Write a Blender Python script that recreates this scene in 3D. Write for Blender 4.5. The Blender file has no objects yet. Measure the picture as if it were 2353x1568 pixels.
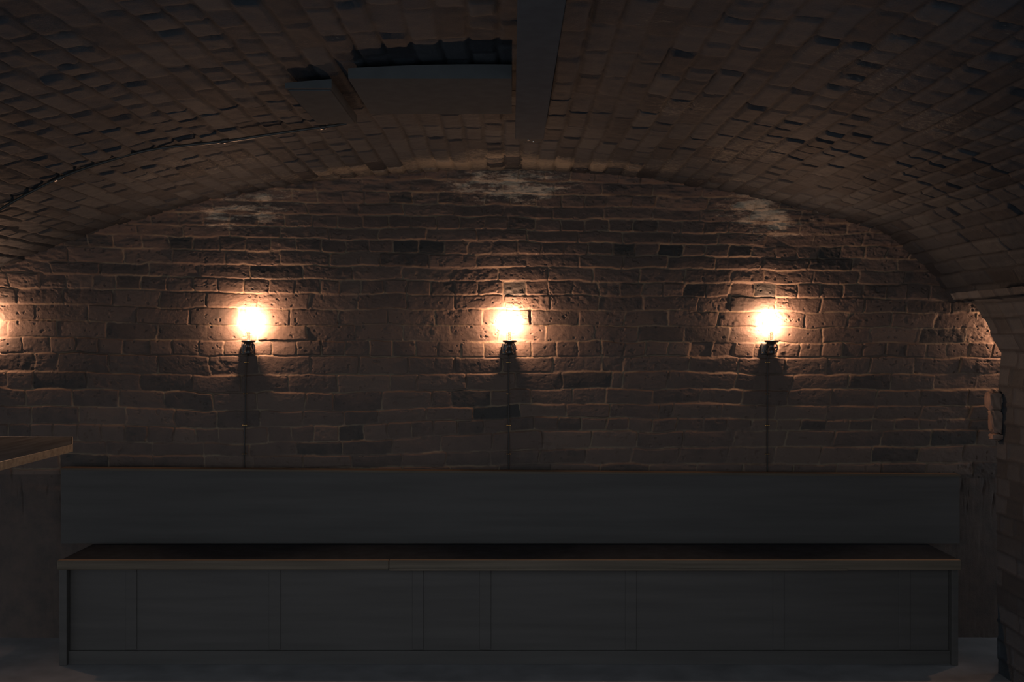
import bpy, bmesh, math, random
import numpy as np
from mathutils import Vector, Matrix

# ------------------------------------------------------------------ camera, world, exposure
scene = bpy.context.scene
COL = scene.collection
F = 2288.0            # focal length in pixels of the 2353 x 1568 frame
CX, HY = 1176.5, 775.0   # principal column, horizon row
ZC = 1.45             # eye height
YW = 4.8              # distance to the end wall
S = YW / F            # metres per pixel on the end wall

cam_data = bpy.data.cameras.new('camera')
cam_data.sensor_width = 36.0
cam_data.lens = F / 2353.0 * 36.0
cam_data.shift_y = -(784.0 - HY) / 2353.0
cam_data.clip_start = 0.05
cam = bpy.data.objects.new('camera', cam_data)
cam.location = (0, 0, ZC)
cam.rotation_euler = (math.radians(90), 0, 0)
COL.objects.link(cam)
scene.camera = cam

world = bpy.data.worlds.new('dim_room_light')
scene.world = world
world.use_nodes = True
wbg = world.node_tree.nodes['Background']
wbg.inputs['Color'].default_value = (0.86, 0.97, 1.08, 1)
wbg.inputs['Strength'].default_value = 0.82

vs = scene.view_settings
vs.view_transform = 'Standard'
vs.look = 'None'
vs.exposure = 0.0
vs.gamma = 1.0
vs.use_curve_mapping = False

BULB_RADIANCE = 2650.0
BULB_COLOR = (1.0, 0.56, 0.34)

rng = np.random.RandomState(7)
random.seed(7)


def at(px, py, Y):
    """a pixel of the photograph at distance Y -> a point in the room"""
    return Vector(((px - CX) * Y / F, Y, ZC + (HY - py) * Y / F))


# ------------------------------------------------------------------ helpers
def link(o):
    COL.objects.link(o)
    return o


def tag(o, label=None, cat=None, group=None, kind=None):
    if label:
        o['label'] = label
    if cat:
        o['category'] = cat
    if group:
        o['group'] = group
    if kind:
        o['kind'] = kind
    return o


def thing(name, loc, label, cat, group=None):
    o = bpy.data.objects.new(name, None)
    o.empty_display_size = 0.05
    o.location = loc
    link(o)
    return tag(o, label, cat, group)


def obj(name, bm, mat, parent=None, smooth=False):
    me = bpy.data.meshes.new(name)
    bmesh.ops.recalc_face_normals(bm, faces=bm.faces[:])
    bm.to_mesh(me)
    bm.free()
    if smooth:
        for p in me.polygons:
            p.use_smooth = True
    if mat:
        me.materials.append(mat)
    o = bpy.data.objects.new(name, me)
    link(o)
    if parent:
        o.parent = parent
    return o


def box(bm, lo, hi, bevel=0.0, seg=2):
    r = bmesh.ops.create_cube(bm, size=1.0)
    vs_ = r['verts']
    for v in vs_:
        v.co = Vector((lo[i] + (v.co[i] + 0.5) * (hi[i] - lo[i]) for i in range(3)))
    if bevel > 0:
        es = list({e for v in vs_ for e in v.link_edges})
        bmesh.ops.bevel(bm, geom=es, offset=bevel, segments=seg, affect='EDGES', profile=0.5)


def lathe(bm, prof, c=(0, 0, 0), n=32, axis='Z'):
    """prof: list of (radius, height); closed at the ends when radius is 0"""
    rings = []
    for r, h in prof:
        if r < 1e-6:
            rings.append([bm.verts.new((c[0], c[1], c[2] + h) if axis == 'Z' else (c[0], c[1] + h, c[2]))])
        else:
            ring = []
            for k in range(n):
                a = 2 * math.pi * k / n
                if axis == 'Z':
                    ring.append(bm.verts.new((c[0] + r * math.cos(a), c[1] + r * math.sin(a), c[2] + h)))
                else:
                    ring.append(bm.verts.new((c[0] + r * math.cos(a), c[1] + h, c[2] + r * math.sin(a))))
            rings.append(ring)
    for A, B in zip(rings[:-1], rings[1:]):
        if len(A) == 1 and len(B) == 1:
            continue
        for k in range(n):
            k2 = (k + 1) % n
            if len(A) == 1:
                bm.faces.new((A[0], B[k], B[k2]))
            elif len(B) == 1:
                bm.faces.new((A[k], A[k2], B[0]))
            else:
                bm.faces.new((A[k], A[k2], B[k2], B[k]))


def tube(bm, pts, r, n=10, cap=True):
    pts = [Vector(p) for p in pts]
    rings = []
    up = Vector((0.123, 0.456, 0.88)).normalized()
    for i, p in enumerate(pts):
        a = pts[max(i - 1, 0)]
        b = pts[min(i + 1, len(pts) - 1)]
        t = (b - a).normalized()
        u = t.cross(up)
        if u.length < 1e-3:
            u = t.cross(Vector((1, 0, 0)))
        u.normalize()
        w = t.cross(u).normalized()
        rings.append([bm.verts.new(p + (u * math.cos(2 * math.pi * k / n) + w * math.sin(2 * math.pi * k / n)) * r)
                      for k in range(n)])
    for A, B in zip(rings[:-1], rings[1:]):
        for k in range(n):
            bm.faces.new((A[k], A[(k + 1) % n], B[(k + 1) % n], B[k]))
    if cap:
        bm.faces.new(rings[0])
        bm.faces.new(rings[-1][::-1])


def prism(bm, poly, z0, z1):
    lo = [bm.verts.new((x, y, z0)) for x, y in poly]
    hi = [bm.verts.new((x, y, z1)) for x, y in poly]
    bm.faces.new(lo[::-1])
    bm.faces.new(hi)
    n = len(poly)
    for i in range(n):
        bm.faces.new((lo[i], lo[(i + 1) % n], hi[(i + 1) % n], hi[i]))


# ------------------------------------------------------------------ noise on arrays
_LAT = rng.rand(8, 256, 256)


def vnoise(x, y, k=0):
    ix = np.floor(x).astype(np.int64)
    iy = np.floor(y).astype(np.int64)
    fx = x - ix
    fy = y - iy
    fx = fx * fx * fx * (fx * (fx * 6 - 15) + 10)
    fy = fy * fy * fy * (fy * (fy * 6 - 15) + 10)
    L = _LAT[k % 8]
    a = L[ix & 255, iy & 255]
    b = L[(ix + 1) & 255, iy & 255]
    c = L[ix & 255, (iy + 1) & 255]
    d = L[(ix + 1) & 255, (iy + 1) & 255]
    return (a * (1 - fx) + b * fx) * (1 - fy) + (c * (1 - fx) + d * fx) * fy - 0.5


def fbm(x, y, k=0, oct=4, gain=0.5):
    t = np.zeros_like(x)
    amp = 1.0
    for i in range(oct):
        t += amp * vnoise(x * 2 ** i + 17.3 * i, y * 2 ** i + 5.1 * i, k + i)
        amp *= gain
    return t


def sstep(a, b, x):
    t = np.clip((x - a) / (b - a), 0, 1)
    return t * t * (3 - 2 * t)


def grid_mesh(name, P, attr, mat, flip=False):
    """P: (rows, cols, 3) array of points, attr: (rows, cols, 3) surface data"""
    R, C = P.shape[:2]
    me = bpy.data.meshes.new(name)
    nv = R * C
    idx = np.arange(nv).reshape(R, C)
    q = np.stack([idx[:-1, :-1], idx[:-1, 1:], idx[1:, 1:], idx[1:, :-1]], -1).reshape(-1, 4)
    if flip:
        q = q[:, ::-1]
    nf = len(q)
    me.vertices.add(nv)
    me.vertices.foreach_set('co', P.reshape(-1).astype(np.float32))
    me.loops.add(nf * 4)
    me.loops.foreach_set('vertex_index', q.reshape(-1).astype(np.int32))
    me.polygons.add(nf)
    me.polygons.foreach_set('loop_start', np.arange(0, nf * 4, 4, dtype=np.int32))
    me.polygons.foreach_set('use_smooth', np.ones(nf, dtype=bool))
    me.update(calc_edges=True)
    at_ = me.attributes.new('surf', 'FLOAT_COLOR', 'POINT')
    rgba = np.ones((nv, 4), dtype=np.float32)
    rgba[:, :3] = attr.reshape(-1, 3)
    at_.data.foreach_set('color', rgba.reshape(-1))
    me.materials.append(mat)
    me.validate()
    return link(bpy.data.objects.new(name, me))


# ------------------------------------------------------------------ materials
def new_mat(name):
    m = bpy.data.materials.new(name)
    m.use_nodes = True
    nt = m.node_tree
    return m, nt, nt.nodes['Principled BSDF']


def ramp(nt, stops):
    n = nt.nodes.new('ShaderNodeValToRGB')
    el = n.color_ramp.elements
    while len(el) < len(stops):
        el.new(0.5)
    for e, (p, c) in zip(el, stops):
        e.position = p
        e.color = (*c, 1)
    return n


def brick_material(name, dark, mid, light, mortar, pale, rough=0.78, spec=0.3, bump=0.5):
    m, nt, b = new_mat(name)
    L = nt.links
    a = nt.nodes.new('ShaderNodeAttribute')
    a.attribute_name = 'surf'
    sep = nt.nodes.new('ShaderNodeSeparateColor')
    L.new(a.outputs['Color'], sep.inputs['Color'])
    tc = nt.nodes.new('ShaderNodeTexCoord')
    n1 = nt.nodes.new('ShaderNodeTexNoise')
    n1.inputs['Scale'].default_value = 14
    n1.inputs['Detail'].default_value = 6
    n1.inputs['Roughness'].default_value = 0.65
    L.new(tc.outputs['Object'], n1.inputs['Vector'])
    # tone + blotches
    mt = nt.nodes.new('ShaderNodeMath')
    mt.operation = 'MULTIPLY_ADD'
    L.new(n1.outputs['Fac'], mt.inputs[0])
    mt.inputs[1].default_value = 0.5
    mt.inputs[2].default_value = -0.25
    ad = nt.nodes.new('ShaderNodeMath')
    ad.operation = 'ADD'
    ad.use_clamp = True
    L.new(mt.outputs[0], ad.inputs[0])
    L.new(sep.outputs['Red'], ad.inputs[1])
    rp = ramp(nt, [(0.0, dark), (0.22, dark), (0.5, mid), (1.0, light)])
    L.new(ad.outputs[0], rp.inputs['Fac'])
    mx = nt.nodes.new('ShaderNodeMix')
    mx.data_type = 'RGBA'
    L.new(sep.outputs['Green'], mx.inputs['Factor'])
    L.new(rp.outputs['Color'], mx.inputs['A'])
    mx.inputs['B'].default_value = (*mortar, 1)
    # lime wash remains, and lamplight above the lamps painted as pale colour
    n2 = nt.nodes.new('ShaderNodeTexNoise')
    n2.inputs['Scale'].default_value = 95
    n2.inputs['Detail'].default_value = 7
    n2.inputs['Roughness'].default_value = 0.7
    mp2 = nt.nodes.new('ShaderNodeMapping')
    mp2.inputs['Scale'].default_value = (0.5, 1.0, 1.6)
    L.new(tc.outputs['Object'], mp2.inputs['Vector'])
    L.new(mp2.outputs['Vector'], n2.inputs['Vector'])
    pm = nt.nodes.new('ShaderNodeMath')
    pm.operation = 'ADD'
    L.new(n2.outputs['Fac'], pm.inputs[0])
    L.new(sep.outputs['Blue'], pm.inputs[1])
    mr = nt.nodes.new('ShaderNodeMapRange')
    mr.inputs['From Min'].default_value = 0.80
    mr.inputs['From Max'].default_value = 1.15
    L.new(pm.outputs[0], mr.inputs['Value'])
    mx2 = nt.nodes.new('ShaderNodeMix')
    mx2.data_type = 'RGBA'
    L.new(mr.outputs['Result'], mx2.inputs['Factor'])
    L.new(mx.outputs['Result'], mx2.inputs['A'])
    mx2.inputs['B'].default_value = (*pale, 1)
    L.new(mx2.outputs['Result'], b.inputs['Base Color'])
    b.inputs['Roughness'].default_value = rough
    b.inputs['Specular IOR Level'].default_value = spec
    n3 = nt.nodes.new('ShaderNodeTexNoise')
    n3.inputs['Scale'].default_value = 170
    n3.inputs['Detail'].default_value = 5
    n3.inputs['Roughness'].default_value = 0.6
    L.new(tc.outputs['Object'], n3.inputs['Vector'])
    bp = nt.nodes.new('ShaderNodeBump')
    bp.inputs['Strength'].default_value = bump
    bp.inputs['Distance'].default_value = 0.003
    n4 = nt.nodes.new('ShaderNodeTexNoise')
    n4.inputs['Scale'].default_value = 520
    n4.inputs['Detail'].default_value = 3
    L.new(tc.outputs['Object'], n4.inputs['Vector'])
    ma = nt.nodes.new('ShaderNodeMath')
    ma.operation = 'MULTIPLY_ADD'
    L.new(n4.outputs['Fac'], ma.inputs[0])
    ma.inputs[1].default_value = 0.35
    L.new(n3.outputs['Fac'], ma.inputs[2])
    L.new(ma.outputs[0], bp.inputs['Height'])
    L.new(bp.outputs['Normal'], b.inputs['Normal'])
    return m


def plain(name, col, rough=0.6, metal=0.0, spec=0.5, var=0.0, scale=(20, 20, 20), bump=0.0):
    m, nt, b = new_mat(name)
    L = nt.links
    b.inputs['Roughness'].default_value = rough
    b.inputs['Metallic'].default_value = metal
    b.inputs['Specular IOR Level'].default_value = spec
    tc = nt.nodes.new('ShaderNodeTexCoord')
    mp = nt.nodes.new('ShaderNodeMapping')
    mp.inputs['Scale'].default_value = scale
    L.new(tc.outputs['Object'], mp.inputs['Vector'])
    n = nt.nodes.new('ShaderNodeTexNoise')
    n.inputs['Scale'].default_value = 1.0
    n.inputs['Detail'].default_value = 6
    L.new(mp.outputs['Vector'], n.inputs['Vector'])
    lo = tuple(max(0, c * (1 - var)) for c in col)
    hi = tuple(c * (1 + var) for c in col)
    r = ramp(nt, [(0.3, lo), (0.7, hi)])
    L.new(n.outputs['Fac'], r.inputs['Fac'])
    L.new(r.outputs['Color'], b.inputs['Base Color'])
    if bump > 0:
        bp = nt.nodes.new('ShaderNodeBump')
        bp.inputs['Strength'].default_value = bump
        bp.inputs['Distance'].default_value = 0.002
        L.new(n.outputs['Fac'], bp.inputs['Height'])
        L.new(bp.outputs['Normal'], b.inputs['Normal'])
    return m


M_wall = brick_material('old_brick', (0.046, 0.042, 0.039), (0.096, 0.069, 0.058), (0.136, 0.096, 0.076),
                        (0.175, 0.132, 0.092), (0.42, 0.34, 0.25), spec=0.2, bump=0.4)
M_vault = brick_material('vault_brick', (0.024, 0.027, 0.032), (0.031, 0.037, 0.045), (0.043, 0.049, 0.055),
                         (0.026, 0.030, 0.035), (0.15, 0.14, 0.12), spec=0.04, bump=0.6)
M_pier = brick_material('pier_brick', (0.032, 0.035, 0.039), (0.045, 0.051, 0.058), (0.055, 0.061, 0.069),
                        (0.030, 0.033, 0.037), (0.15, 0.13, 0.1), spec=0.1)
M_bench = plain('dark_stained_wood', (0.066, 0.060, 0.056), 0.6, var=0.12, spec=0.2, scale=(2, 30, 30))
M_seat = plain('worn_bench_edge', (0.10, 0.080, 0.060), 0.6, var=0.25, spec=0.15, scale=(2, 60, 60))
M_broken = plain('broken_brick_face', (0.17, 0.115, 0.09), 0.85, spec=0.1, var=0.3, bump=0.4)
M_table = plain('table_wood', (0.070, 0.075, 0.080), 0.7, var=0.25, spec=0.0, scale=(30, 3, 30))
M_table_edge = plain('table_edge_wood', (0.105, 0.085, 0.06), 0.6, var=0.4, spec=0.3, scale=(60, 60, 60))
M_pad = plain('black_seat_pad', (0.019, 0.024, 0.031), 0.8, spec=0.0, var=0.15)
M_floor = plain('dark_floor', (0.19, 0.186, 0.19), 0.8, var=0.2, spec=0.2, scale=(6, 6, 6), bump=0.2)
M_black = plain('black_metal', (0.03, 0.028, 0.026), 0.28, metal=0.0, spec=0.6, var=0.2, scale=(80, 80, 80))
M_box = plain('black_housing', (0.055, 0.058, 0.060), 0.8, spec=0.0, var=0.1)
M_tray = plain('grey_trunking', (0.050, 0.057, 0.066), 0.75, spec=0.0, var=0.1)
M_pipe = plain('conduit_paint', (0.035, 0.033, 0.030), 0.35, spec=0.4, var=0.1)
M_cable = plain('cable_sheath', (0.02, 0.02, 0.02), 0.5, spec=0.3, var=0.1)
M_brass = plain('brass', (0.75, 0.52, 0.22), 0.25, metal=1.0, var=0.1)
M_steel = plain('screw_steel', (0.7, 0.7, 0.68), 0.2, metal=1.0, var=0.1)
M_stem = plain('bulb_stem', (0.95, 0.92, 0.88), 0.5, spec=0.5, var=0.05)

M_stem.node_tree.nodes['Principled BSDF'].inputs['Transmission Weight'].default_value = 0.75
M_stem.node_tree.nodes['Principled BSDF'].inputs['Roughness'].default_value = 0.5
M_glass, nt, b = new_mat('bulb_glass')
nt.nodes.remove(b)
tr = nt.nodes.new('ShaderNodeBsdfTransparent')
tr.inputs['Color'].default_value = (0.97, 0.95, 0.92, 1)
gl = nt.nodes.new('ShaderNodeBsdfGlossy')
gl.inputs['Roughness'].default_value = 0.03
fr = nt.nodes.new('ShaderNodeLayerWeight')
fr.inputs['Blend'].default_value = 0.05
mx = nt.nodes.new('ShaderNodeMixShader')
nt.links.new(fr.outputs['Fresnel'], mx.inputs['Fac'])
nt.links.new(tr.outputs[0], mx.inputs[1])
nt.links.new(gl.outputs[0], mx.inputs[2])
nt.links.new(mx.outputs[0], nt.nodes['Material Output'].inputs['Surface'])

M_fil, nt, b = new_mat('glowing_filament')
b.inputs['Base Color'].default_value = (0.8, 0.7, 0.6, 1)
b.inputs['Emission Color'].default_value = (*BULB_COLOR, 1)
b.inputs['Emission Strength'].default_value = BULB_RADIANCE

# ------------------------------------------------------------------ the end wall: courses as measured in the photograph
STX = np.array([-900, 0, 220, 500, 850, 1230, 1550, 1900, 2250, 3000.])
ROWS = [
    [493, 492, 492, 496, 502, 508, 515, 515],
    [517, 518, 519, 525, 531, 536, 540, 540],
    [538, 539, 545, 552, 557, 562, 568, 568],
    [566, 568, 576, 581, 585, 590, 596, 596],
    [598, 603, 608, 613, 615, 618, 624, 624],
    [628, 631, 640, 644, 646, 649, 654, 655],
    [662, 664, 673, 677, 678, 681, 685, 690],
    [700, 702, 710, 712, 712, 715, 720, 720],
    [737, 739, 750, 747, 747, 750, 754, 755],
    [774, 776, 784, 784, 784, 786, 789, 788],
    [810, 812, 818, 820, 821, 820, 821, 822],
    [852, 855, 863, 861, 856, 854, 861, 859],
    [892, 895, 902, 902, 894, 894, 896, 896],
    [932, 936, 944, 944, 929, 927, 933, 932],
    [972, 976, 986, 975, 958, 962, 965, 963],
    [1010, 1015, 1020, 1014, 988, 993, 990, 987],
    [1040, 1045, 1049, 1046, 1032, 1029, 1028, 1025],
    [1078, 1077, 1078, 1075, 1067, 1065, 1065, 1062],
]
ROWS = [[r[0]] + r + [r[-1]] for r in ROWS]
up_ = [[v - 27 * k for v in ROWS[0]] for k in range(5, 0, -1)]
NUP = len(up_)
dn_ = [[v + 38 * k for v in ROWS[-1]] for k in range(1, 4)]
ROWS = np.array(up_ + ROWS + dn_, float)
# joints between bricks, by course ('H' headers about 55 px, 'S' stretchers about 110 px)
J = {
    0: ('H', [357, 418, 473, 716, 776, 832, 891, 1057, 1229, 1288, 1343, 1400, 1456, 1510, 1618, 1837, 1940, 1990]),
    1: ('S', [870, 981, 1096, 1327, 1433, 1543, 1651, 1868]),
    2: ('H', [268, 330, 390, 446, 565, 623, 677, 738, 793, 846, 901, 961, 1020, 1077, 1189, 1297, 1352, 1408, 1459,
              1512, 1569, 1781, 1832, 1881, 1932, 1985, 2087]),
    3: ('S', [163, 287, 395, 643, 758, 872, 983, 1095, 1328, 1430, 1534, 1644, 1858, 1957]),
    4: ('S', [230, 344, 459, 694, 810, 1259, 1365, 1469, 1574, 1680, 1758, 1869, 1974, 2077]),
    5: ('H', [29, 94, 385, 444, 500, 559, 618, 678, 735, 830, 883, 935, 990, 1045, 1100, 1154, 1206, 1260, 1316, 1376,
              1422, 1478, 1525, 1623, 1677, 1731, 1782, 1832, 1883, 1935, 2136]),
    6: ('S', [473, 710, 935, 1045, 1264, 1376, 1478, 1603, 1677, 1883, 2184]),
    7: ('S', [82, 201, 315, 436, 666, 780, 890, 1330, 1435, 1534, 1649, 1850, 2046, 2245]),
    8: ('S', [247, 360, 477, 707, 1037, 1255, 1366, 1572, 1676, 1888]),
    9: ('H', [52, 115, 457, 515, 626, 680, 738, 904, 955, 1008, 1060, 1115, 1221, 1277, 1382, 1435, 1534, 1583, 1685,
              1835, 1886, 1981, 2035, 2129, 2226]),
    10: ('S', [80, 135, 481, 712, 826, 936, 1045, 1270, 1384, 1435, 1583, 1696, 1900, 2100, 2203]),
    11: ('S', [17, 77, 441, 664, 776, 896, 960, 1072, 1185, 1292, 1404, 1432, 1534, 1692, 1948, 2147, 2245]),
    12: ('S', [702, 766, 878, 990, 1037, 1317, 1391, 1501, 1608, 1911, 2014, 2113]),
    13: ('S', [288, 403, 791, 870, 979, 1088, 1302, 1401, 1516, 1546, 1898]),
    14: ('H', [1228, 1283, 1335, 1393]),
    15: ('S', [1013, 1358, 1465, 1570]),
    16: ('S', [1453]),
}
DARK = {(2, 901), (2, 961), (2, 1408), (2, 1512), (2, 1881), (5, 1154), (5, 1731), (13, 1088), (2, 390)}


def fill(known, unit, lo=-1000, hi=3100):
    k = sorted(known)
    if not k:
        k = [rng.uniform(0, unit)]
    out = []
    x = k[0]
    while x > lo:
        x -= unit * rng.uniform(0.92, 1.08)
        out.append(x)
    out = out[::-1] + [k[0]]
    for a, b_ in zip(k[:-1], k[1:]):
        n = max(1, int(round((b_ - a) / unit)))
        for i in range(1, n + 1):
            x = a + (b_ - a) * i / n
            if i < n:
                x += rng.uniform(-3, 3)
            out.append(x)
    x = k[-1]
    while x < hi:
        x += unit * rng.uniform(0.92, 1.08)
        out.append(x)
    return np.array(out)


def arc_row(x):
    """row of the vault's edge on the end wall (pixels)"""
    return 392 + (2900 - np.sqrt(np.maximum(2900.0 ** 2 - (x - 1130.0) ** 2, 1)))


gx = np.concatenate([np.arange(-800, -60, 12.0), np.arange(-60, 2340, 1.25), np.arange(2340, 2900, 12.0)])
gy = np.concatenate([np.concatenate([np.arange(352, 960, 1.25), np.arange(960, 1100, 1.8)]), np.linspace(1101, 1530, 40)])
X, Yp = np.meshgrid(gx, gy)
Hh = np.zeros_like(X)
tone = np.zeros_like(X)
mort = np.ones_like(X)
wob = fbm(X / 60.0, Yp / 60.0, 0, 3) * 5.0          # wandering joints
ys = Yp + wob + fbm(X / 9.0, Yp / 9.0, 5, 2) * 1.3
xs0 = X + fbm(X / 40.0, Yp / 26.0, 2, 3) * 5.0
depth_mod = np.clip(0.85 + 0.9 * fbm(X / 110.0, Yp / 70.0, 3, 2), 0.25, 1.2)
for r in range(len(ROWS) - 1):
    yt = np.interp(X, STX, ROWS[r])
    yb = np.interp(X, STX, ROWS[r + 1])
    m = (ys >= yt) & (ys < yb)
    if not m.any():
        continue
    key = r - NUP
    typ, known = J.get(key, ('S' if key % 2 else 'H', []))
    js = fill(known, 55 if typ == 'H' else 110)
    ym = 0.5 * (yt + yb)
    skew = 0.16 * sstep(1250, 1600, X) * (ys - ym)
    xx = (xs0 + skew)[m]
    k = np.clip(np.searchsorted(js, xx) - 1, 0, len(js) - 2)
    l, rr = js[k], js[k + 1]
    u0 = 0.5 * (rr - l)
    v0 = 0.5 * (yb - yt)[m]
    cu = np.abs(xx - 0.5 * (l + rr))
    cv = np.abs((ys - ym)[m])
    rad = 4.0
    mw = 1.15
    qx = cu - (u0 - mw) + rad
    qy = cv - (v0 - mw) + rad
    d = rad - (np.hypot(np.maximum(qx, 0), np.maximum(qy, 0)) + np.minimum(np.maximum(qx, qy), 0))
    n = len(js)
    bh = rng.normal(0, 0.0022, n)
    btx = rng.normal(0, 0.0016, n)
    bty = rng.normal(-0.0044 if key >= 10 else (0.0034 if key <= 7 else 0.0), 0.0014, n)
    bt = np.clip(rng.normal(0.56, 0.12, n), 0.3, 0.95)
    for i, jx in enumerate(js):
        for (rk, xk) in DARK:
            if rk == key and abs(jx - xk) < 4:
                bt[i] = 0.08
                bh[i] -= 0.003
        if key == 9 and 1575 < jx < 1640:
            bh[i] -= 0.012
        if key == 10 and abs(jx - 1583) < 4:
            bty[i] = -0.007
            bh[i] += 0.004
    prof = sstep(-0.9, 2.0, d)
    dep = 0.0054 * depth_mod[m]
    if key in (8,):
        dep = dep * 0.55
    pil = 0.0012 * sstep(0, 14, d)
    nu = (xx - 0.5 * (l + rr)) / u0
    nv = (ys - ym)[m] / v0
    Hh[m] = prof * (dep + bh[k] + btx[k] * nu + bty[k] * nv) + pil
    tone[m] = bt[k]
    mort[m] = 1 - sstep(-0.3, 0.9, d)
# smeared mortar between the two courses beside the lamps, pits, erosion, undulation
pit = fbm(X / 7.0, Yp / 5.5, 4, 3)
Hh += 0.0012 * fbm(X / 22.0, Yp / 13.0, 1, 4) + 0.0012 * pit
Hh -= 0.0040 * sstep(0.42, 0.56, fbm(X / 11.0, Yp / 8.0, 6, 3)) * (1 - mort)
ero = sstep(0.12, 0.42, fbm(X / 75.0, Yp / 40.0, 7, 3))
Hh += ero * (0.005 * fbm(X / 13.0, Yp / 9.0, 2, 4))
Hh += 0.014 * fbm(X / 420.0, Yp / 260.0, 5, 2)
# the wall's head leans out under the vault
t = Yp - arc_row(X)
lean = np.clip(1 - t / 95.0, 0, 1.4)
Hh += 0.060 * lean ** 1.8 + 0.010 * sstep(110, 10, t) * fbm(X / 34.0, Yp / 13.0, 3, 4)
hi_ = Yp > 1080
Hh = np.where(hi_, np.minimum(Hh, 0.012), Hh)
spot = np.exp(-((X - 565) / 95.0) ** 2) + np.exp(-((X - 1175) / 125.0) ** 2) + np.exp(-((X - 1745) / 85.0) ** 2) + 0.25  # centred above the lamps: their light on the wall head put into the colour
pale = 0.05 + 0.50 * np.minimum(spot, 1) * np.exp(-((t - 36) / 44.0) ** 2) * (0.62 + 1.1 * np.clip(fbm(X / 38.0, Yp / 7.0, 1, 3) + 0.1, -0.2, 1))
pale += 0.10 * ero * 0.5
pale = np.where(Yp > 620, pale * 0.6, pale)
pale += 0.16 * np.exp(-((X - 1742) / 42.0) ** 2) * sstep(700, 640, Yp)  # lit column above the right lamp, painted in as paler brick
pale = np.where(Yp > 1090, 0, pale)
tone = np.where(Yp > 1090, 0.40, tone)
mort = mort * (0.25 + 0.75 * sstep(-0.12, 0.22, fbm(X / 55.0, Yp / 30.0, 4, 3)))
mort = np.where(Yp > 1090, 0, mort)
P = np.stack([(X - CX) * S, YW - Hh, ZC + (HY - Yp) * S], -1)
P[-1, :, 2] = -0.02
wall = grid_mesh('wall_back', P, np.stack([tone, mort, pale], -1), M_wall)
tag(wall, kind='structure')


# ------------------------------------------------------------------ brick surfaces swept along the depth of the room
def sweep(name, prof, y0, y1, ds, dy, mat, seed, row=0.078, length=0.232, depth=0.007, rough=1.0, flip=False,
          paler=None, ycuts=None):
    rr = np.random.RandomState(seed)
    prof = np.array(prof, float)
    seg = np.hypot(*np.diff(prof, axis=0).T)
    cum = np.concatenate([[0], np.cumsum(seg)])
    n = int(cum[-1] / ds) + 1
    s = np.linspace(0, cum[-1], n)
    px_ = np.interp(s, cum, prof[:, 0])
    pz_ = np.interp(s, cum, prof[:, 1])
    tx = np.gradient(px_, s)
    tz = np.gradient(pz_, s)
    w = max(3, int(0.05 / ds))
    ker = np.ones(w) / w
    tx = np.convolve(np.pad(tx, w, mode='edge'), ker, 'same')[w:-w]
    tz = np.convolve(np.pad(tz, w, mode='edge'), ker, 'same')[w:-w]
    ln = np.hypot(tx, tz)
    nx, nz = tz / ln, -tx / ln          # for a profile running left to right over a vault this points down
    yy = np.arange(y0, y1 + dy * 0.5, dy) if ycuts is None else ycuts
    SS, YY = np.meshgrid(s, yy)
    u = SS + 0.010 * fbm(SS * 4, YY * 4, seed, 3) + 0.0025 * fbm(SS * 22, YY * 16, seed + 1, 2)
    k = np.floor(u / row).astype(int)
    fu = (u / row - k - 0.5) * row
    nr = k.max() - min(0, k.min()) + 2
    off = rr.uniform(0, length, nr)
    lenr = length * rr.choice([1.0, 1.0, 0.5], nr)
    v = YY + 0.016 * fbm(SS * 9 + 3, YY * 12, seed + 2, 3) + off[k]
    j = np.floor(v / lenr[k]).astype(int)
    fv = (v / lenr[k] - j - 0.5) * lenr[k]
    hid = (k * 131 + j * 977 + seed * 37) % 4096
    tab = rr.normal(0, 1, (3, 4096))
    mw, rad = 0.0045, 0.008
    qx = np.abs(fu) - (row / 2 - mw) + rad
    qy = np.abs(fv) - (lenr[k] / 2 - mw) + rad
    d = rad - (np.hypot(np.maximum(qx, 0), np.maximum(qy, 0)) + np.minimum(np.maximum(qx, qy), 0))
    pr = sstep(-0.001, 0.0065, d)
    h = pr * (depth + rough * (0.0024 * tab[0][hid] + 0.005 * tab[1][hid] * fv / lenr[k]))
    h += rough * (0.004 * fbm(SS * 24, YY * 24, seed + 3, 4) + 0.016 * fbm(SS * 1.6, YY * 1.6, seed + 4, 3))
    Pn = np.stack([px_[None, :] + nx[None, :] * h, YY, pz_[None, :] + nz[None, :] * h], -1)
    tn = np.clip(0.5 + 0.22 * tab[2][hid], 0.05, 0.98)
    mo = 1 - sstep(-0.002, 0.003, d)
    pa = 0.12 + 0.35 * np.clip(fbm(SS * 3, YY * 3, seed + 5, 3), 0, 1)
    if paler is not None:
        pa = pa + paler(px_[None, :] + 0 * YY, YY) * np.clip(0.9 + 0.8 * tab[0][(hid * 7 + 5) % 4096], 0, 2)
    return grid_mesh(name, Pn, np.stack([tn, mo, pa], -1), mat, flip)


# vault profile in the plane of the end wall, from far left to the haunch at the right pier
prof = []
for px in np.arange(-640, 1990, 10.0):
    prof.append(((px - CX) * S, ZC + (HY - float(arc_row(np.array(px)))) * S))
for px, py in [(2000, 524), (2050, 552), (2100, 590), (2140, 626), (2168, 660), (2184, 692)]:
    prof.append(((px - CX) * S, ZC + (HY - py) * S))
zu = prof[-1][1]
prof.append((prof[-1][0] + 0.9, zu + 0.01))
ycut = np.concatenate([np.arange(1.7, 3.2, 0.014), np.arange(3.2, 4.815, 0.0055)])
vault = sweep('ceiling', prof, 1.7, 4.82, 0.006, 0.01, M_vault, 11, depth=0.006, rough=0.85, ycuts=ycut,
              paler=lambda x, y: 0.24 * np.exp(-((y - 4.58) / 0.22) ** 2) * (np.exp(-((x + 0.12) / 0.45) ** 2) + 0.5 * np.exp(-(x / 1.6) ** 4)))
tag(vault, kind='structure')
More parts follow.
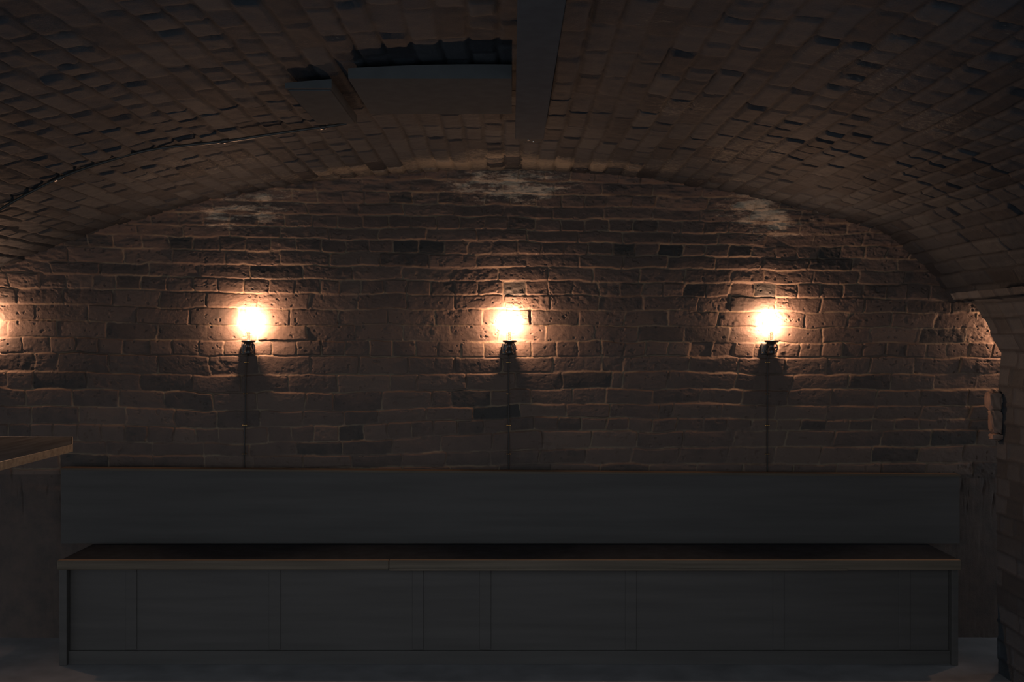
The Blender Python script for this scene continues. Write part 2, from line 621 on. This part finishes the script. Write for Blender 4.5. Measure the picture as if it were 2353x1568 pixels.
# fabric of the vault above the soffit
bm = bmesh.new()
outer = [(x, z + 0.30) for x, z in prof[::12]] + [(prof[-1][0], prof[-2][1] + 0.75)]
inner = [(x, z + 0.06) for x, z in prof[::12]] + [(prof[-1][0], prof[-1][1] + 0.06)]
for a, b_ in ((1.7, 4.9),):
    A = [[bm.verts.new((x, yq, z)) for x, z in pl] for yq in (a, b_) for pl in (inner, outer)]
    m_ = len(inner)
    for i in range(m_ - 1):
        bm.faces.new((A[1][i], A[1][i + 1], A[3][i + 1], A[3][i]))
        bm.faces.new((A[0][i], A[0][i + 1], A[1][i + 1], A[1][i]))
        bm.faces.new((A[2][i], A[2][i + 1], A[3][i + 1], A[3][i]))
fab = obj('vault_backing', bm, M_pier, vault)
tag(fab, kind='structure')

# right pier, standing clear of the end wall
YP = 4.30
pp = [(2290, 1560), (2291, 1300), (2289, 1100), (2291, 900), (2298, 812), (2288, 797), (2282, 786), (2272, 764),
      (2262, 742), (2253, 728), (2245, 716), (2238, 703), (2231, 694), (2190, 690), (2182, 676)]
pprof = [((x - CX) * YP / F, ZC + (HY - y) * YP / F) for x, y in pp]
pprof[0] = (pprof[0][0], -0.01)
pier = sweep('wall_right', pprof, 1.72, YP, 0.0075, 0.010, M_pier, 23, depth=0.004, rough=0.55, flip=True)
tag(pier, kind='structure')
bm = bmesh.new()
poly = [(x + 0.012, z) for x, z in pprof] + [(2.75, pprof[-1][1]), (2.75, -0.01)]
fa = [bm.verts.new((x, YP - 0.004, z)) for x, z in poly]
fb = [bm.verts.new((x, 1.725, z)) for x, z in poly]
bm.faces.new(fa)
bm.faces.new(fb[::-1])
for i in range(len(poly)):
    j2 = (i + 1) % len(poly)
    if i >= len(pprof) - 1:
        bm.faces.new((fa[i], fa[j2], fb[j2], fb[i]))
core = obj('pier_core', bm, M_pier, pier)
tag(core, kind='structure')
# broken bricks left standing out of the pier's edge


def lump(bm, c, size, seed):
    r = bmesh.ops.create_icosphere(bm, subdivisions=4, radius=1.0)
    rnd = np.random.RandomState(seed)
    o3 = rnd.uniform(0, 50, 3)
    for v in r['verts']:
        p = v.co.copy()
        q = Vector([math.copysign(abs(x) ** 0.55, x) for x in p])
        a = np.array([p.x * 2.2 + o3[0], p.y * 2.2 + o3[1]])
        nse = float(fbm(np.array([a[0] + p.z * 1.7]), np.array([a[1] - p.z * 1.3]), seed, 4)[0])
        q *= 1.0 + 0.45 * nse
        v.co = Vector((c[0] + q.x * size[0], c[1] + q.y * size[1], c[2] + q.z * size[2]))


for i, (px, py, sx, sz) in enumerate([(2286, 921, 0.030, 0.040), (2287, 970, 0.026, 0.050), (2290, 1004, 0.026, 0.013)]):
    bm = bmesh.new()
    p = at(px, py, YP - 0.022)
    lump(bm, p, (sx, 0.024, sz), 40 + i)
    o = obj('broken_brick', bm, M_broken, pier, smooth=True)
    tag(o, kind='structure')

# floor
bm = bmesh.new()
box(bm, (-4.6, -1.2, -0.08), (3.6, 4.86, 0.0))
tag(obj('floor', bm, M_floor), kind='structure')

# ------------------------------------------------------------------ bench along the end wall
xl, xr = (140 - CX) * 4.4 / F, (2200 - CX) * 4.4 / F
bench = thing('bench', ((xl + xr) / 2, 4.5, 0.0), 'long dark wooden bench built along the brick wall under the lamps', 'bench')
bx, by = bench.location.x, bench.location.y


def bpart(name, lo, hi, mat, bevel=0.003, parent=None):
    bm = bmesh.new()
    box(bm, (lo[0] - bx, lo[1] - by, lo[2]), (hi[0] - bx, hi[1] - by, hi[2]), bevel)
    return obj(name, bm, mat, parent or bench)


ztop = ZC - (1088 - HY) * 4.72 / F
zs1 = ZC - (1287 - HY) * 4.37 / F
zs0 = ZC - (1309 - HY) * 4.37 / F
# backrest, its top edge falling slightly to the right
bm = bmesh.new()
zl, zr = ztop + 0.016, ztop - 0.016
xr2 = (2205 - CX) * 4.72 / F
xl2 = (140 - CX) * 4.72 / F


def slope_box(bm, x0, x1, y0, y1, z0l, z0r, z1l, z1r):
    v = [bm.verts.new((x - bx, y - by, z)) for x, y, z in
         [(x0, y0, z0l), (x1, y0, z0r), (x1, y1, z0r), (x0, y1, z0l), (x0, y0, z1l), (x1, y0, z1r), (x1, y1, z1r), (x0, y1, z1l)]]
    for f in [(0, 1, 2, 3), (4, 5, 6, 7), (0, 1, 5, 4), (1, 2, 6, 5), (2, 3, 7, 6), (3, 0, 4, 7)]:
        bm.faces.new([v[i] for i in f])


slope_box(bm, xl2, xr2, 4.720, 4.755, zs1, zs1, zl, zr)
obj('backrest', bm, M_bench, bench)
bm = bmesh.new()
slope_box(bm, xl2 - 0.002, xr2 + 0.002, 4.708, 4.772, zl, zr, zl + 0.010, zr + 0.010)
bmesh.ops.bevel(bm, geom=bm.edges[:], offset=0.003, segments=2, affect='EDGES')
obj('top_rail', bm, M_seat, bench)
bpart('seat', (xl + 0.01, 4.385, zs0 + 0.004), (xr, 4.720, zs1 - 0.001), M_pad)
# seat edge: two lengths of board, the second with a lip below
xm = (894 - CX) * 4.37 / F
xe = (133 - CX) * 4.37 / F
xf = xr
bpart('seat_edge', (xe, 4.360, zs0), (xm - 0.001, 4.385, zs1), M_seat, 0.004)
e2 = bpart('seat_edge', (xm + 0.001, 4.360, zs0 - 0.002), (xf, 4.385, zs1 + 0.001), M_seat, 0.004)
bpart('lip', (xm + 0.002, 4.352, zs0 - 0.003), (xf - 0.5, 4.3595, zs0 + 0.008), M_seat, 0.003, parent=e2)
fp = bpart('front_panel', (xl + 0.03, 4.42, 0.0), (xr - 0.03, 4.44, zs0 + 0.004), M_bench)
for px in (300, 630, 960, 1115, 1450, 1790, 2080):
    x = (px - CX) * 4.41 / F
    bpart('stile', (x - 0.025, 4.4155, 0.062), (x + 0.025, 4.4195, zs0 + 0.003), M_bench, 0.002)
bpart('plinth', (xl + 0.03, 4.405, 0.0), (xr - 0.03, 4.4195, 0.06), M_bench, 0.002)
bpart('end_panel', (xl - 0.004, 4.39, 0.0), (xl + 0.03, 4.72, zs0 + 0.003), M_bench)
bpart('end_panel', (xr - 0.03, 4.39, 0.0), (xr, 4.72, zs0 + 0.003), M_bench)

# ------------------------------------------------------------------ high table at the left edge
zt = ZC - (1022 - HY) * 3.5 / F
xt = (165 - CX) * 3.5 / F
yc_ = (ZC - zt) * F / (1004 - HY)
xc_ = (165 - CX) * yc_ / F
table = thing('high_table', (-2.25, 3.1, 0), 'high wooden table with clipped corner at the left edge of the photo', 'table')
poly = [(xt, 2.45), (xt, 3.5), (xc_, yc_), (-2.9, yc_), (-2.9, 2.45)]


def tprism(name, poly, z0, z1, mat, bev=0.0):
    bm = bmesh.new()
    prism(bm, [(x + 2.25, y - 3.1) for x, y in poly], z0, z1)
    if bev:
        bmesh.ops.bevel(bm, geom=bm.edges[:], offset=bev, segments=2, affect='EDGES')
    return obj(name, bm, mat, table)


tprism('tabletop', poly, zt - 0.024, zt, M_table, 0.0015)


def inset(poly, d):
    cx_ = sum(p[0] for p in poly) / len(poly)
    cy_ = sum(p[1] for p in poly) / len(poly)
    return [(cx_ + (x - cx_) * (1 + d), cy_ + (y - cy_) * (1 + d)) for x, y in poly]


# edging strip round the top
bm = bmesh.new()
pin = [(x + 2.25, y - 3.1) for x, y in poly]
pout = [(x + 2.25, y - 3.1) for x, y in inset(poly, 0.006)]
n = len(poly)
ring = [[bm.verts.new((x, y, z)) for x, y in pl] for pl, z in ((pin, zt - 0.025), (pout, zt - 0.025), (pout, zt + 0.0005), (pin, zt + 0.0005))]
for i in range(n):
    for a in range(4):
        b2 = (a + 1) % 4
        bm.faces.new((ring[a][i], ring[a][(i + 1) % n], ring[b2][(i + 1) % n], ring[b2][i]))
o = obj('edge_band', bm, M_table_edge, table)
o['label'] = 'pale worn edge of the tabletop'
bm = bmesh.new()
lathe(bm, [(0, 0.03), (0.04, 0.03), (0.04, zt - 0.05), (0.11, zt - 0.03), (0.11, zt - 0.0245), (0, zt - 0.0245)], n=28)
obj('pedestal', bm, M_black, table, smooth=False)
bm = bmesh.new()
lathe(bm, [(0, 0), (0.27, 0), (0.27, 0.012), (0.10, 0.03), (0, 0.03)], n=40)
obj('base', bm, M_black, table)

# ------------------------------------------------------------------ wall lamps
YL = 4.742
LAMPS = [   # (bulb column px at lamp depth, backplate column px on the wall, tilt, label)
    (571.0, 571.0, 'glowing black wall lamp on the brick wall, leftmost of the three lamps in view'),
    (1171.0, 1168.0, 'glowing black wall lamp at the centre of the brick wall, its cable plainly visible below'),
    (1773.0, 1761.5, 'glowing black wall lamp on the brick wall, rightmost of the three lamps in view'),
    (-58.0, -67.0, 'wall lamp off the left edge of the photo, lighting the bricks above the table'),
    (2360.0, 2350.0, 'wall lamp hidden behind the brick pier at the right edge'),
]


def zl_(py):
    return ZC + (HY - py) * YL / F


def make_lamp(bpx, ppx, label, dy=0):
    xb = (bpx - CX) * YL / F
    xp = (ppx - CX) * S
    ox = xp - xb            # backplate relative to the bulb's axis
    ob = zl_(800 + dy)
    root = thing('wall_lamp', (xb, YL, ob), label, 'lamp', 'wall lamps in a row on the brick wall')
    z = lambda py: zl_(py + dy) - ob
    wy = YW - 0.012 - YL    # wall surface, relative
    # backplate: a moulded block on the wall
    bm = bmesh.new()
    box(bm, (ox - 0.030, wy - 0.010, z(816)), (ox + 0.030, wy + 0.012, z(789)), 0.004)
    box(bm, (ox - 0.022, wy - 0.016, z(813)), (ox + 0.022, wy - 0.009, z(793)), 0.003)
    bp_ = obj('backplate', bm, M_black, root)
    for sx in (-0.024, 0.024):
        bm = bmesh.new()
        lathe(bm, [(0.0, -0.004), (0.002, -0.0035), (0.003, -0.001), (0.003, 0.001), (0, 0.001)],
              (ox + sx, wy - 0.0105, z(811)), 12, 'Y')
        obj('screw', bm, M_brass, bp_, smooth=True)
    # arm between plate and cup
    bm = bmesh.new()
    tube(bm, [(ox, wy - 0.012, z(806)), (ox * 0.7, wy * 0.6, z(812)), (ox * 0.3, wy * 0.25, z(812)), (0, 0, z(808))], 0.009, 14)
    obj('arm', bm, M_black, root, smooth=True)
    # cup: flared rim, waist, broader foot
    bm = bmesh.new()
    lathe(bm, [(0, z(814)), (0.016, z(814)), (0.0195, z(812.5)), (0.0200, z(809)), (0.0175, z(804)), (0.0125, z(798)),
               (0.0115, z(795)), (0.0135, z(791)), (0.0215, z(788)), (0.0300, z(787)), (0.0335, z(785.5)),
               (0.0340, z(784)), (0.0325, z(782.2)), (0.0300, z(782.0)), (0.0260, z(783.5)), (0.018, z(784)), (0, z(784))], n=40)
    cup = obj('lamp_holder', bm, M_black, root, smooth=True)
    for sx in (-1, 1):      # little scrolled ears either side of the waist
        bm = bmesh.new()
        pts = []
        for i in range(13):
            a = i / 12
            pts.append((sx * (0.017 + 0.012 * math.sin(math.pi * a)), 0.004, z(787.5) + (z(812) - z(787.5)) * a))
        tube(bm, pts, 0.0028, 8)
        obj('scroll', bm, M_black, cup, smooth=True)
    # bulb: clear tube, ribbed stem, glowing filament
    bm = bmesh.new()
    R_ = 0.0165
    lathe(bm, [(0.011, z(784)), (0.0155, z(781)), (R_, z(777)), (R_, z(712)), (0.0150, z(706)), (0.0105, z(702.5)),
               (0.005, z(701)), (0, z(700.6))], n=36)
    bulb = obj('bulb', bm, M_glass, root, smooth=True)
    bm = bmesh.new()
    pr = [(0, z(784)), (0.0085, z(784))]
    for i in range(4):
        yb_ = 781.5 - i * 5.0
        pr += [(0.0085, z(yb_)), (0.0062, z(yb_ - 1.2)), (0.0062, z(yb_ - 2.2)), (0.0085, z(yb_ - 3.4))]
    pr += [(0.0075, z(761)), (0, z(760.5))]
    lathe(bm, pr, n=28)
    obj('stem', bm, M_stem, bulb, smooth=False)
    bm = bmesh.new()
    lathe(bm, [(0, z(753)), (0.005, z(752.5)), (0.0082, z(749)), (0.0092, z(744)), (0.0092, z(737)), (0.008, z(732)),
               (0.005, z(729)), (0, z(728))], n=24)
    for v in bm.verts:
        v.co.x *= 1.2
        v.co.y *= 0.20
    obj('filament', bm, M_fil, bulb, smooth=True)
    return root


for bpx, ppx, lab in LAMPS:
    make_lamp(bpx, ppx, lab)

# cables running down the wall from each lamp to the bench, held by brass clips
CABLES = [
    (571, 567, 562.5, 'black cable below the leftmost lamp in view, lost in its shadow'),
    (1168.5, 1168, 1169, 'thin black cable below the centre lamp with small brass clips'),
    (1761.5, 1761, 1761, 'black cable below the rightmost lamp in view, lost in its shadow'),
]


def wall_h(px, py):
    i = int(np.argmin(np.abs(gx - px)))
    j_ = int(np.argmin(np.abs(gy - py)))
    return float(Hh[max(0, j_ - 4):j_ + 5, max(0, i - 3):i + 4].max())


for x0, x1, x2, lab in CABLES:
    yp = np.arange(815, 1086, 6.0)
    pts = []
    hs = np.array([wall_h(np.interp(y, [815, 835, 1040, 1086], [x0, x1, x2, x2]), y) for y in yp])
    hm = np.array([hs[max(0, i - 5):i + 6].max() for i in range(len(hs))])
    hm = np.convolve(np.pad(hm, 4, mode='edge'), np.ones(9) / 9, 'same')[4:-4]
    for y, h in zip(yp, hm):
        x = np.interp(y, [815, 835, 1040, 1086], [x0, x1, x2, x2])
        Yy = YW - h - 0.0035
        pts.append(Vector(((x - CX) * S, Yy, ZC + (HY - y) * S)))
    org = pts[-1].copy()
    cab = bpy.data.objects.new('power_cable', None)
    root = thing('power_cable', org, lab, 'cable', 'lamp cables on the brick wall')
    bpy.data.objects.remove(cab)
    bm = bmesh.new()
    tube(bm, [p - org for p in pts], 0.0032, 10)
    obj('sheath', bm, M_cable, root, smooth=True)
    for yc in (835, 905, 976, 1041):
        q = pts[int(np.argmin(np.abs(yp - yc)))] - org
        bm = bmesh.new()
        arc = [(q.x + 0.0046 * math.cos(a), q.y - 0.0046 * math.sin(a), q.z) for a in np.linspace(0, math.pi, 9)]
        arc = [(q.x + 0.009, q.y + 0.001, q.z)] + arc + [(q.x - 0.009, q.y + 0.001, q.z)]
        tube(bm, arc, 0.0018, 6)
        for sx in (-0.0085, 0.0085):
            lathe(bm, [(0, -0.0038), (0.0022, -0.003), (0.003, -0.0006), (0.003, 0.002), (0, 0.002)],
                  (q.x + sx, q.y, q.z), 10, 'Y')
        obj('cable_clip', bm, M_brass, root, smooth=True)


# ------------------------------------------------------------------ fittings under the vault
def soffit_z(x):
    px = x / S + CX
    return ZC + (HY - float(arc_row(np.array(px)))) * S


def on_vault(px, py, gap=0.02):
    u, v = (px - CX) / F, (HY - py) / F
    best = None
    for Yq in np.arange(2.0, 4.7, 0.004):
        e = abs(soffit_z(u * Yq) - gap - (ZC + v * Yq))
        if best is None or e < best[0]:
            best = (e, Yq)
    return Vector((u * best[1], best[1], ZC + v * best[1]))


# black housing hung under the crown
y1_, y2_ = 2.85, 3.30
zb = ZC + (HY - 262) * y2_ / F
hx0, hx1 = (800 - CX) * y1_ / F, (1176 - CX) * y1_ / F
hous = thing('ceiling_unit', ((hx0 + hx1) / 2, (y1_ + y2_) / 2, zb), 'large black box hung under the crown of the brick vault', 'box')


def hung_box(bm, x0, x1, ya, yb, z0, org, gap=0.022, n=14, cap_z=9.0):
    xs_ = np.linspace(x0, x1, n)
    top = [min(soffit_z(x) - gap, cap_z) for x in xs_]
    ring = []
    for yq in (ya, yb):
        ring.append([bm.verts.new((x - org.x, yq - org.y, z0 - org.z)) for x in xs_])
        ring.append([bm.verts.new((x - org.x, yq - org.y, tz - org.z)) for x, tz in zip(xs_, top)])
    for i in range(n - 1):
        bm.faces.new((ring[0][i], ring[0][i + 1], ring[1][i + 1], ring[1][i]))
        bm.faces.new((ring[2][i], ring[2][i + 1], ring[3][i + 1], ring[3][i]))
        bm.faces.new((ring[0][i], ring[0][i + 1], ring[2][i + 1], ring[2][i]))
        bm.faces.new((ring[1][i], ring[1][i + 1], ring[3][i + 1], ring[3][i]))
    for i in (0, n - 1):
        bm.faces.new((ring[0][i], ring[1][i], ring[3][i], ring[2][i]))


bm = bmesh.new()
hung_box(bm, hx0, hx1, y1_, y2_, zb, hous.location)
obj('casing', bm, M_box, hous)
for fx in (0.12, 0.88):
    bm = bmesh.new()
    x = hx0 + (hx1 - hx0) * fx - hous.location.x
    zt_ = soffit_z(x + hous.location.x)
    box(bm, (x - 0.015, -0.03, zt_ - 0.03 - zb), (x + 0.015, 0.03, zt_ - 0.006 - zb), 0.001)
    obj('hanger', bm, M_box, hous)
# smaller box at its left
jx0, jx1 = (694 - CX) * 3.2 / F, (793 - CX) * 3.2 / F
zj = ZC + (HY - 284) * 3.45 / F
jb = thing('junction_box', ((jx0 + jx1) / 2, 3.2, zj), 'smaller dark box under the vault, left of the large black box', 'box')
bm = bmesh.new()
hung_box(bm, jx0, jx1, 2.96, 3.45, zj, jb.location, gap=0.02)
obj('casing', bm, M_box, jb)
bm = bmesh.new()
box(bm, (jx0 + 0.006 - jb.location.x, 2.98 - jb.location.y, -0.004), (jx1 - 0.006 - jb.location.x, 3.43 - jb.location.y, 0.001), 0.001)
obj('lid', bm, M_box, jb)
# conduit arching over the soffit to the boxes
cp = [(-60, 520), (20, 470), (90, 432), (160, 400), (250, 370), (340, 346), (430, 334), (515, 325), (610, 311), (700, 298),
      (760, 290), (797, 284)]
pts = [on_vault(x, y, 0.022) for x, y in cp]
ya = np.array([p.y for p in pts])
ya = np.convolve(np.pad(ya, 2, mode='edge'), np.ones(5) / 5, 'same')[2:-2]
pts = [Vector((p.x * y / p.y, y, ZC + (p.z - ZC) * y / p.y)) for p, y in zip(pts, ya)]
fine = []
for i in range(len(pts) - 1):
    a0, a1, a2, a3 = pts[max(i - 1, 0)], pts[i], pts[i + 1], pts[min(i + 2, len(pts) - 1)]
    for k in range(6):
        t_ = k / 6
        fine.append(0.5 * ((2 * a1) + (a2 - a0) * t_ + (2 * a0 - 5 * a1 + 4 * a2 - a3) * t_ ** 2 + (3 * a1 - a0 - 3 * a2 + a3) * t_ ** 3))
fine.append(pts[-1])
con = thing('conduit', fine[-1], 'thin conduit curving across the vault from the left to the boxes', 'pipe')
bm = bmesh.new()
tube(bm, [p - fine[-1] for p in fine], 0.0055, 10)
obj('pipe', bm, M_pipe, con, smooth=True)
for i in (16, 42, 58):
    bm = bmesh.new()
    q = fine[i] - fine[-1]
    tube(bm, [fine[i - 1] - fine[-1] + (fine[i] - fine[i - 1]) * 0.3, q, q + (fine[i + 1] - fine[i]) * 0.7], 0.0085, 12)
    obj('pipe_clip', bm, M_pipe, con, smooth=True)
# trunking along the crown, right of the black box
tr_ = thing('cable_trunking', ((1214 - CX) * 3.7 / F, 3.7, soffit_z(0.06) - 0.03),
            'dark flat trunking running along the crown of the vault, right of the black box', 'trunking')
tx0, tx1 = 0.012, 0.118
bm = bmesh.new()
lx = tr_.location
zt2 = soffit_z(0.06)
box(bm, (tx0 - lx.x, 1.75 - lx.y, zt2 - 0.066 - lx.z), (tx1 - lx.x, 3.70 - lx.y, zt2 - 0.036 - lx.z), 0.003)
obj('channel', bm, M_tray, tr_)
bm = bmesh.new()
box(bm, (tx0 + 0.012 - lx.x, 3.70 - lx.y, zt2 - 0.064 - lx.z), (tx1 - 0.004 - lx.x, 3.76 - lx.y, zt2 - 0.034 - lx.z), 0.004)
cap = obj('end_cap', bm, M_box, tr_)
for px, py in ((1214, 266), (1226, 279)):
    p = at(px, py, 3.72)
    bm = bmesh.new()
    bmesh.ops.create_uvsphere(bm, u_segments=12, v_segments=8, radius=0.0042)
    for v in bm.verts:
        v.co += Vector((p.x - lx.x, 3.715 - lx.y + (0.03 if py > 270 else 0), zt2 - 0.065 - lx.z))
    obj('screw', bm, M_steel, cap, smooth=True)
